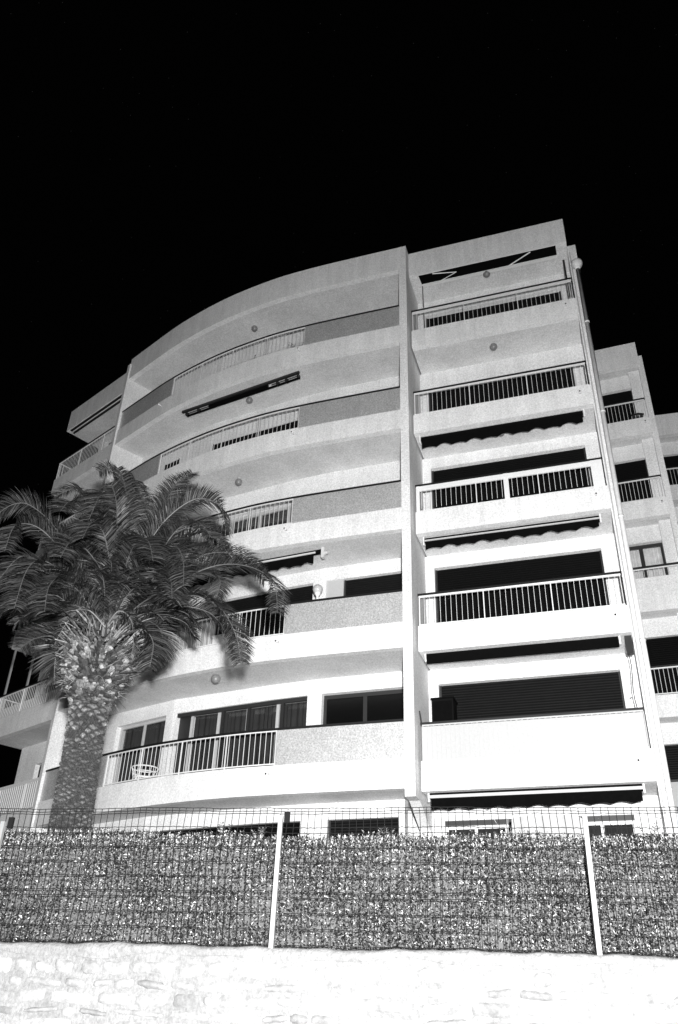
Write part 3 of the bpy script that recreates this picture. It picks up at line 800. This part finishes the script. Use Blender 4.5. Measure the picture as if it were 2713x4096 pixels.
# ---- building body behind the balconies, flat roof
body = [AR.at(0,.5), AR.at(AR.near((-3.8,19.5)),.55), AR.at(AR.len,.5), BR.at(.3,.6), BR.at(BR.len-.02,.6), BR.at(BR.len-.02,5.2), CR.at(.1,.6), CR.at(CR.len-.02,.6), CR.at(CR.len-.02,3.4), DR.at(0,.6), DR.at(DR.len,.6),
        Vector((22,34,0)), Vector((-1,36,0)), LR.at(.0,6), LR.at(.1,.5), LR.at(LR.len-.2,.5)]
mb = MB(); mb.prism(body, GZF-.4, 19.5); mb.build('building_core','plaster',apt)
FR=[[(-3.816,12.0,7.36),(-4.17,11.946,7.807),(-4.531,11.884,8.263),(-4.85,11.818,8.609),(-5.251,11.75,8.831),(-5.548,11.681,8.62),(-5.615,11.61,8.15)],
[(-3.821,12.0,7.247),(-4.331,11.745,7.838),(-4.757,11.454,8.183),(-5.01,11.147,8.048),(-4.929,10.83,7.422)],
[(-3.8,12.0,7.136),(-4.231,11.66,7.454),(-4.509,11.272,7.517),(-4.543,10.863,7.135),(-4.405,10.44,6.326)],
[(-3.8,12.0,7.136),(-4.587,12.113,7.732),(-5.233,12.243,8.104),(-5.589,12.379,7.742),(-5.858,12.52,7.361)],
[(-3.8,12.0,6.998),(-4.171,11.859,7.276),(-4.618,11.697,7.234),(-4.877,11.526,6.977),(-5.008,11.35,6.471)],
[(-3.82,12.0,6.97),(-4.283,12.17,7.311),(-4.714,12.364,7.388),(-5.094,12.568,7.298),(-5.233,12.78,7.158)],
[(-3.735,12.0,7.477),(-4.07,12.085,8.491),(-4.296,12.182,9.145),(-4.639,12.284,9.495),(-5.037,12.39,9.379)],
[(-3.735,12.0,7.477),(-3.918,11.717,8.133),(-3.992,11.394,8.386),(-4.201,11.053,8.462),(-4.2,10.7,8.067)],
[(-3.633,12.0,7.481),(-3.628,11.689,8.277),(-3.67,11.333,8.663),(-3.723,10.958,8.57),(-3.699,10.57,7.868)],
[(-3.582,12.0,7.483),(-3.701,12.141,8.539),(-3.888,12.303,9.438),(-4.159,12.474,10.056),(-4.445,12.65,10.13)],
[(-3.608,12.0,7.482),(-3.501,11.604,7.794),(-3.448,11.151,8.114),(-3.385,10.674,8.255),(-3.35,10.18,8.247)],
[(-3.495,12.0,7.572),(-3.453,12.255,8.615),(-3.554,12.546,9.44),(-3.8,12.853,10.082),(-4.105,13.17,10.282)],
[(-3.469,12.0,7.573),(-3.53,12.057,8.496),(-3.653,12.121,9.166),(-3.839,12.189,9.702),(-3.98,12.26,9.951)],
[(-3.393,12.0,7.576),(-3.247,12.283,8.483),(-3.149,12.606,9.327),(-3.072,12.947,10.069),(-2.857,13.3,10.609)],
[(-3.353,12.0,7.492),(-3.064,11.934,8.382),(-2.745,11.858,8.845),(-2.36,11.778,9.064),(-1.981,11.695,8.869),(-1.816,11.61,8.365)],
[(-3.183,12.0,7.385),(-2.895,12.226,8.158),(-2.624,12.485,8.687),(-2.271,12.758,8.957),(-1.961,13.04,8.704)],
[(-3.183,12.0,7.385),(-2.859,11.717,7.94),(-2.543,11.394,8.237),(-2.187,11.053,8.165),(-1.872,10.7,7.689)],
[(-3.047,12.0,7.165),(-2.38,11.867,7.634),(-1.819,11.715,7.792),(-1.288,11.555,7.656),(-0.954,11.39,7.306),(-0.859,11.22,6.751)],
[(-3.064,12.0,7.276),(-2.545,12.17,7.991),(-2.078,12.364,8.358),(-1.553,12.568,8.367),(-1.239,12.78,8.058)],
[(-3.047,12.0,7.165),(-2.542,12.283,7.842),(-2.245,12.606,8.143),(-2.035,12.947,8.143),(-2.128,13.3,7.878)],
[(-3.03,12.0,7.055),(-2.285,11.859,7.294),(-1.786,11.697,7.016),(-1.476,11.526,6.504),(-1.344,11.35,6.011)],
[(-3.19,12.0,7.272),(-2.685,11.604,7.74),(-2.469,11.151,7.755),(-2.239,10.674,7.257),(-2.088,10.18,6.628)],
[(-3.995,12.0,6.586),(-4.389,12.194,6.681),(-4.786,12.416,6.706),(-5.07,12.65,6.629)],
[(-3.925,12.0,6.482),(-4.204,12.116,6.494),(-4.331,12.25,6.332),(-4.323,12.39,5.995)],
[(-3.276,12.0,6.72),(-3.004,12.198,6.981),(-2.804,12.425,6.923),(-2.81,12.663,6.691),(-2.973,12.91,6.453)],
[(-3.357,12.0,6.61),(-3.014,11.922,6.722),(-2.765,11.834,6.482),(-2.731,11.74,6.037)],
[(-3.525,12.0,7.009),(-3.667,11.576,7.488),(-3.828,11.09,7.639),(-3.885,10.579,7.484),(-3.792,10.05,6.934)],
[(-3.375,12.0,7.015),(-3.114,11.576,7.454),(-2.782,11.09,7.46),(-2.4,10.579,7.019),(-2.185,10.05,6.369)],
[(-3.66,12.0,6.921),(-3.979,11.632,7.227),(-4.115,11.212,7.227),(-4.126,10.768,6.843),(-3.933,10.31,6.236)],
[(-3.353,12.0,6.879),(-2.937,11.534,7.003),(-2.519,11.001,6.893),(-2.147,10.44,6.461)],
[(-3.641,12.0,6.814),(-3.861,11.612,6.896),(-4.003,11.168,6.734),(-4.027,10.7,6.364)],
[(-3.549,12.0,7.146),(-3.559,11.547,7.619),(-3.593,11.03,7.894),(-3.612,10.484,7.764),(-3.501,9.92,7.174)],
[(-3.474,12.0,7.149),(-3.303,11.519,7.614),(-3.044,10.969,7.741),(-2.724,10.39,7.423),(-2.459,9.79,6.797)]]
# ------------------------------------------------------------------ things on the balconies
def P3(strip, s, off, z): return tuple(strip.at(s,off,z))
# white wire garden chair/table on the lowest curved balcony
t0 = A.near((-4.35,18.42)); base = A.at(t0,.42,zf(1))
ch = thing('garden_chair', 'white round-backed metal garden chair behind the bars of the lowest curved balcony', 'chair', tuple(base))
mb = MB(); mb.path([Vector((.30*cos(a),.30*sin(a),.66)) for a in [i*2*pi/24 for i in range(25)]],.013,5)
mb.path([Vector((.27*cos(a),.27*sin(a),.56)) for a in [i*2*pi/24 for i in range(25)]],.010,5)
for i in range(14):
    a = i*2*pi/14; mb.tube((.29*cos(a),.29*sin(a),.66),(.24*cos(a),.24*sin(a),.44),.006,4)
mb.build('backrest','whitemetal',ch)
mb = MB(); mb.lathe((0,0,.42),[(.22,0),(.24,.01),(.24,.03),(.02,.035)],20); mb.build('seat','whitemetal',ch)
for a in (.8,2.4,3.9,5.5):
    mb = MB(); mb.tube((.20*cos(a),.20*sin(a),.43),(.27*cos(a),.27*sin(a),0),.012,6); mb.build('leg','whitemetal',ch)
# ball lamp standing behind the parapet of the second curved balcony
base = Vector((-.414,16.70,zf(2)))
bl = thing('ball_lamp', 'white ball lamp standing behind the speckled parapet of the second curved balcony', 'lamp', tuple(base))
mb = MB(); r=.115; prof=[(max(.002,r*sin(pi*i/14)), -r*cos(pi*i/14)) for i in range(15)]; mb.lathe((0,0,1.42),prof,20); mb.build('globe','globe_w',bl,True)
mb = MB(); mb.lathe((0,0,0),[(.10,0),(.10,.02),(.03,.04),(.03,1.26),(.07,1.30),(.07,1.33)],14); mb.build('stand','whitemetal',bl)
# white cabinet and seat on second curved balcony
for (x,y),w,d,h,nm,lb,m in (((-3.75,18.75),.45,.35,1.15,'cabinet','white cupboard on the second curved balcony beside the palm crown','canvas'),
                          ((-2.55,17.85),.4,.3,.62,'storage_box','pale storage box behind the bars of the second curved balcony','whitemetal')):
    th = thing(nm, lb, 'cupboard' if nm=='cabinet' else 'box', (x,y,zf(2))); fr = A.frame(A.near((x,y)))
    mb = MB(); mb.box((0,0,h/2+.03),(w,d,h),fr); mb.build('body',m,th)
    mb = MB(); mb.box((0,0,h+.045),(w+.04,d+.04,.03),fr); mb.build('top',m,th)
    mb = MB()
    for a in (-1,1):
        for c in (-1,1): mb.box(fr[0]*a*(w/2-.03)+fr[1]*c*(d/2-.03)+Vector((0,0,.015)),(.04,.04,.03),fr)
    mb.build('feet','darkmetal',th)
def dark_chair(x,y,k,lb):
    th = thing('balcony_chair', lb, 'chair', (x,y,zf(k)), 'dark chairs on the curved balconies'); fr = A.frame(A.near((x,y)))
    mb = MB(); mb.box((0,0,.44),(.45,.42,.05),fr); mb.build('seat','awning',th)
    mb = MB(); mb.box(Vector((0,0,.68))+fr[0]*-.2,(.04,.42,.5),fr); mb.build('backrest','awning',th)
    for a in (-1,1):
        for c in (-1,1):
            mb = MB(); mb.box(fr[0]*a*.19+fr[1]*c*.18+Vector((0,0,.21)),(.035,.035,.42),fr); mb.build('leg','darkmetal',th)
dark_chair(-4.05,18.85,2,'dark chair on the second curved balcony half hidden by the palm')
dark_chair(-1.7,17.25,2,'dark chair on the second curved balcony beside the speckled panel')
def pot(x,y,k,h,lb,strip=A):
    th = thing('potted_plant', lb, 'plant', (x,y,zf(k)), 'potted plants on the balconies'); mb = MB()
    mb.lathe((0,0,0),[(.09,0),(.13,.22),(.145,.22),(.145,.26),(.10,.26)],14); mb.build('pot','darkmetal',th)
    mb = MB(); r2 = random.Random(int(abs(x)*100))
    for i in range(90):
        p = Vector((r2.gauss(0,.07),r2.gauss(0,.07),.26+abs(r2.gauss(0,h*.5)))); d = Vector((r2.gauss(0,1),r2.gauss(0,1),r2.gauss(.4,1))).normalized(); s_ = d.orthogonal().normalized()*.018
        mb.add([p,p+d*.04+s_,p+d*.09,p+d*.04-s_],[(0,1,2,3)])
    mb.build('foliage','twig',th)
pot(-1.45,17.1,5,.35,'dark potted plant behind the bars of the top curved balcony, beside the panel')
pot(-2.55,17.65,5,.25,'low dark potted plant at the middle of the top curved balcony')
p = B.at(4.0,.75,0); pot(p.x,p.y,1,.8,'climbing plant at the right of the white canvas balcony')
# air conditioner at the left of the first flat balcony
p = B.at(.34,.80,zf(1)); th = thing('garden_cupboard','tall dark cupboard in the left corner of the balcony with the white canvas screen','cupboard',tuple(p)); fr = B.frame(0)
mb = MB(); mb.box((0,0,.86),(.44,.40,1.66),fr); mb.build('body','shutter2',th)
mb = MB(); mb.box(fr[1]*-.215+Vector((0,0,.86)),(.38,.02,1.55),fr); mb.build('door','awning',th)
mb = MB(); mb.box((0,0,1.705),(.48,.44,.03),fr); mb.build('top','awning',th)
# stick leaning over the rail beside the fin
p0 = B.at(.10,.35,zf(1)); th = thing('broom','thin dark broom handle leaning out over the first flat balcony beside the white fin','broom',tuple(p0))
mb = MB(); mb.tube((0,0,.05),(B.at(.0,-.03,zr(1)+.22)-p0),.014,8); mb.build('handle','darkmetal',th)
mb = MB(); mb.box((0,0,.03),(.22,.05,.08),fr); mb.build('brush','frame_dark',th)
# overexposed white sheet hung in the garden, ground floor
p = B.at(2.02,-.75,GZ); th = thing('garden_screen','bright white cloth screen in front of the ground floor windows behind the hedge','screen',tuple(p))
mb = MB(); n=40; vs=[]
W0,W1 = -.30,.90
for i in range(n+1):
    t = W0+(W1-W0)*i/n; ed = max(0,(t-(W1-.22))/.22); ed2 = max(0,((W0+.10)-t)/.10)
    zt = 2.66 - .14*(1-math.sqrt(max(0,1-ed*ed))) - .04*ed2; q = B.frame(0)[0]*t + B.frame(0)[1]*(.03*sin(i*.55))
    for zz in (1.2, 2.0, 2.45, zt): vs.append(q+Vector((0,0,zz))+B.frame(0)[1]*(.02 if zz==zt else 0))
mb.add(vs,[(4*i+k,4*i+4+k,4*i+5+k,4*i+1+k) for i in range(n) for k in range(3)]); mb.build('cloth','canvas',th,True)
for t in (W0+.03,W1-.2):
    mb = MB(); q = B.frame(0)[0]*t+B.frame(0)[1]*.06; mb.tube(q, q+Vector((0,0,2.5)),.02,8); mb.build('post','whitemetal',th)

# ------------------------------------------------------------------ palm
PB = Vector((-3.50,12.0,GZ))
palm = thing('palm_tree','tall date palm with a scaly trunk and drooping dark fronds left of the curved balconies','palm tree',tuple(PB))
def tc_(z): # trunk centre at height z (world)
    f = (z-2.0)/4.4; return Vector((-3.46-.13*f-.02*sin(f*3), 12.0, z))
mb = MB(); NA, NZ = 176, 560; vs = []; scar_shade = []; rr = random.Random(9)
jit = [[rr.uniform(-1,1) for _ in range(64)] for _ in range(200)]
for iz in range(NZ+1):
    z = GZ-.05 + (6.25-GZ)*iz/NZ; c = tc_(z)
    f = (z-GZ)/4.2
    R0 = .330 - .045*min(1,f*1.6) + (.05*max(0,(f-.93)/.07))
    # crossing helical rows of scars that get flatter towards the ground
    hz = z if z > 4.9 else z
    zz = (z-4.4)/.060 if z > 4.9 else (.5/.060 - (4.9-z)/.036)
    for ia in range(NA):
        a = 2*pi*ia/NA
        sc = 11
        q = a*sc/(2*pi) + .16*sin(a*3+z*7) + .10*sin(a*7-z*13+1); H = zz + .22*sin(a*4+z*3)
        pp = q + H*.5; qq = q - H*.5; fp = pp-math.floor(pp); fq = qq-math.floor(qq)
        j_ = jit[int(math.floor(pp))%200][(int(math.floor(qq)))%64] if 0 else jit[(int(math.floor(pp))-int(math.floor(qq)))%200][int(math.floor((pp+qq)/2*1.0+.25))%sc]
        ed = min(1-abs(2*fp-1), 1-abs(2*fq-1)); h_ = (fp-fq)
        up_ = kz = max(0,min(1,(z-4.6)/1.0)); amp = .030 + .030*up_
        d = amp*min(1,ed*2.2)*(.75-.5*h_)*(.75+.35*j_) + .005*sin(a*37+z*90) + .004*sin(a*61-z*140)
        lowb = max(0, 1-abs(z-3.95)/.35)
        vs.append(c + Vector((cos(a),sin(a),0))*(R0+d-.03) - PB)
        scar_shade.append(min(1,max(0,ed*1.9-.12))*max(0,min(1,.55-.9*h_))*max(0,.5+.7*j_)*(.30+.9*max(0,min(1,(z-4.7)/.6))+.3*lowb))  # pale leaf scars, with trunk shade and low lit patch put into the colour
mb.add(vs,[(iz*NA+ia, iz*NA+(ia+1)%NA, (iz+1)*NA+(ia+1)%NA, (iz+1)*NA+ia) for iz in range(NZ) for ia in range(NA)])
tk = mb.build('trunk','bark',palm); at_ = tk.data.attributes.new('scar_shade','FLOAT','POINT'); at_.data.foreach_set('value', scar_shade)
# cut leaf bases forming the pineapple under the crown
mb = MB(); cc = tc_(6.1)
for i in range(360):
    z = 5.46 + .95*((i+.5)/360); a = i*2.39996 + rr.uniform(-.1,.1); f = (z-5.46)/.95
    R = .275 + .24*math.sin(max(0,min(1,f*1.2))*pi/2)**1.4 + rr.uniform(-.02,.02)
    out = Vector((cos(a),sin(a),0)); side = Vector((-sin(a),cos(a),0)); up = Vector((0,0,1))
    nrm = (out + up*rr.uniform(-.5,.15)).normalized(); dv = (up + out*(.2+.7*f) + side*rr.gauss(0,.2)).normalized()
    dv = (dv - nrm*dv.dot(nrm)).normalized(); sd = nrm.cross(dv)
    hw = rr.uniform(.030,.075)*(1-.35*f); hh = rr.uniform(.015,.036)*(1+.5*f); th_ = rr.uniform(.03,.06)
    p = Vector((cc.x,cc.y,z)) + out*R - PB
    n_ = 9; ring = []; inner = []; back = []
    for j in range(n_):
        t = 2*pi*j/n_; rj = 1+rr.uniform(-.35,.35)
        e = sd*hw*cos(t)*rj + dv*hh*sin(t)*rj
        ring.append(p+e); inner.append(p+e*.6+nrm*th_*.6); back.append(p+e*.8-nrm*.10-dv*.05)
    mb.add(back+ring+inner+[p+nrm*th_*.65-dv*hh*.1], [(j,(j+1)%n_,n_+(j+1)%n_,n_+j) for j in range(n_)]+[(n_+j,n_+(j+1)%n_,2*n_+(j+1)%n_,2*n_+j) for j in range(n_)]+[(2*n_+j,2*n_+(j+1)%n_,3*n_) for j in range(n_)])
fixn(mb.build('cut_leaf_bases','boot',palm))
# dry stalk stubs radiating from the upper part
mb = MB()
for i in range(300):
    a = rr.uniform(0,2*pi); z = rr.uniform(5.9,6.6); f=(z-5.9)/.7
    out = Vector((cos(a),sin(a),0)); sd0 = Vector((-sin(a),cos(a),0)); up=Vector((0,0,1))
    p = Vector((cc.x,cc.y,z))+out*(.30+.16*f)-PB
    d = (out*rr.uniform(.6,1.1)+up*rr.uniform(.1,.9)+sd0*rr.gauss(0,.25)).normalized(); L=rr.uniform(.14,.42)
    nrm=(up-d*d.dot(up)).normalized(); sd=d.cross(nrm); w=rr.uniform(.012,.03)
    q=[p+sd*w*x_+nrm*.008*y_ for x_,y_ in ((-1,-1),(1,-1),(1,1),(-1,1))]; e=p+d*L-up*.10*L
    q2=[e+sd*w*.35*x_+nrm*.005*y_ for x_,y_ in ((-1,-1),(1,-1),(1,1),(-1,1))]; mb.hexa(q+q2)
fixn(mb.build('dry_stalks','boot',palm))
# fibres and thin stalks around them
mb = MB()
for i in range(520):
    a = rr.uniform(0,2*pi); z = rr.uniform(5.6,6.6); f=(z-5.6)/1.0
    out = Vector((cos(a),sin(a),0)); R=.33+.2*f
    p = Vector((cc.x,cc.y,z))+out*R-PB; d = (out*rr.uniform(.5,1)+Vector((0,0,rr.uniform(-.6,1.0)))+Vector((-sin(a),cos(a),0))*rr.gauss(0,.35)).normalized()
    L = rr.uniform(.08,.26); mb.path([p,p+d*L*.5,p+d*L+Vector((0,0,-.12*L*rr.random()*3))],.006,4,.002)
mb.build('fibre','boot',palm)

def catmull(pts,n):
    p=[Vector(q) for q in pts]; out=[]
    for i in range(len(p)-1):
        a=p[max(i-1,0)];b=p[i];c=p[i+1];d=p[min(i+2,len(p)-1)]
        for k in range(n):
            t=k/n; out.append(.5*((2*b)+(c-a)*t+(2*a-5*b+4*c-d)*t*t+(3*b-a-3*c+d)*t**3))
    out.append(p[-1]); return out
def frond(pts, r3, dens=70, LL=.46):
    """rachis + two rows of narrow drooping leaflets, one mesh per frond with the rachis as its child"""
    c = catmull(pts, 8); L=[0]
    for i in range(1,len(c)): L.append(L[-1]+(c[i]-c[i-1]).length)
    tot = L[-1]
    def at(t):
        t=max(0,min(tot,t)); i=0
        while i<len(L)-2 and L[i+1]<t: i+=1
        f=(t-L[i])/max(1e-6,L[i+1]-L[i]); return c[i].lerp(c[i+1],f), (c[i+1]-c[i]).normalized()
    lb = MB(); n=int(dens*tot*.62); up0=Vector((0,0,1))
    roll = r3.uniform(-.6,.6)
    for i in range(n):
        f=(i+r3.random()*.6)/n; 
        if f<.10: continue
        p,d = at(f*tot); env = (min(1,(f-.06)/.16)**.7)*(1-.62*max(0,(f-.55)/.45)**1.5)
        side = d.cross(up0); 
        if side.length<.15: side = d.cross(Vector((0,1,0)))
        side.normalize(); top = side.cross(d).normalized()
        side = (side*cos(roll)+top*sin(roll)).normalized(); top = side.cross(d).normalized()
        for sg in (-1,1):
            l = LL*env*r3.uniform(.82,1.1); 
            v_ = r3.choice((.12,.5)) 
            ang = .62 + .25*f + r3.gauss(0,.06)     # angle from rachis
            dv = (side*sg*sin(ang+.35) + d*cos(ang) *1.0+ top*v_*.8).normalized()
            g = Vector((0,0,-1))
            p1 = p + dv*l*.5 + g*l*.03; p2 = p + dv*l*.97 + g*l*(.16+.10*r3.random())
            w = .0066*r3.uniform(.8,1.15); wv = dv.cross(top).normalized()
            tw = r3.uniform(-.9,.9); wv = (wv*cos(tw)+top*sin(tw))*w
            lb.add([p-wv*.5, p+wv*.5, p1+wv, p1-wv, p2], [(0,1,2,3),(3,2,4)])
    fo = lb.build('frond','frond',palm)
    rb = MB(); rb.path(c,.014,5,.003); rb.build('rachis','rachis',fo)
    return fo
r3 = random.Random(4)
for L_ in FR:
    frond([Vector(p)-PB for p in L_], r3, 195, .46)
# the rest of the crown: fronds all round, most of them pointing away or at the viewer
for i in range(46):
    a = i*2.39996+r3.uniform(-.2,.2); el = radians(r3.choice((50,60,70,78,86))+r3.uniform(-5,5)); Lf = r3.uniform(1.35,2.05)
    if sin(a) < -.2: Lf *= .78
    base = Vector((-3.56,12.0,6.55)) - PB + Vector((cos(a),sin(a),0))*.15
    pts=[]; p=base.copy(); e=el
    for k in range(7):
        pts.append(p.copy()); p = p + Vector((cos(a)*cos(e),sin(a)*cos(e),sin(e)))*Lf/6; e -= radians(11+4*k)
    frond(pts, r3, 150, .42)
# old hanging fronds low on the crown, right side and left side
for (dx,dz,n_) in ((.50,-.12,3),(-.5,-.15,4)):
    for i in range(n_):
        s_ = Vector((-3.5,12.0+r3.uniform(-.3,.3),6.65))-PB; x = dx*r3.uniform(.7,1.25)
        pts=[s_, s_+Vector((x*.45,r3.uniform(-.2,.1),.22)), s_+Vector((x*.9,0,.12)), s_+Vector((x*1.12,0,-.25)), s_+Vector((x*1.1,0,dz-.45*r3.random()))]
        frond(pts, r3, 130, .20)
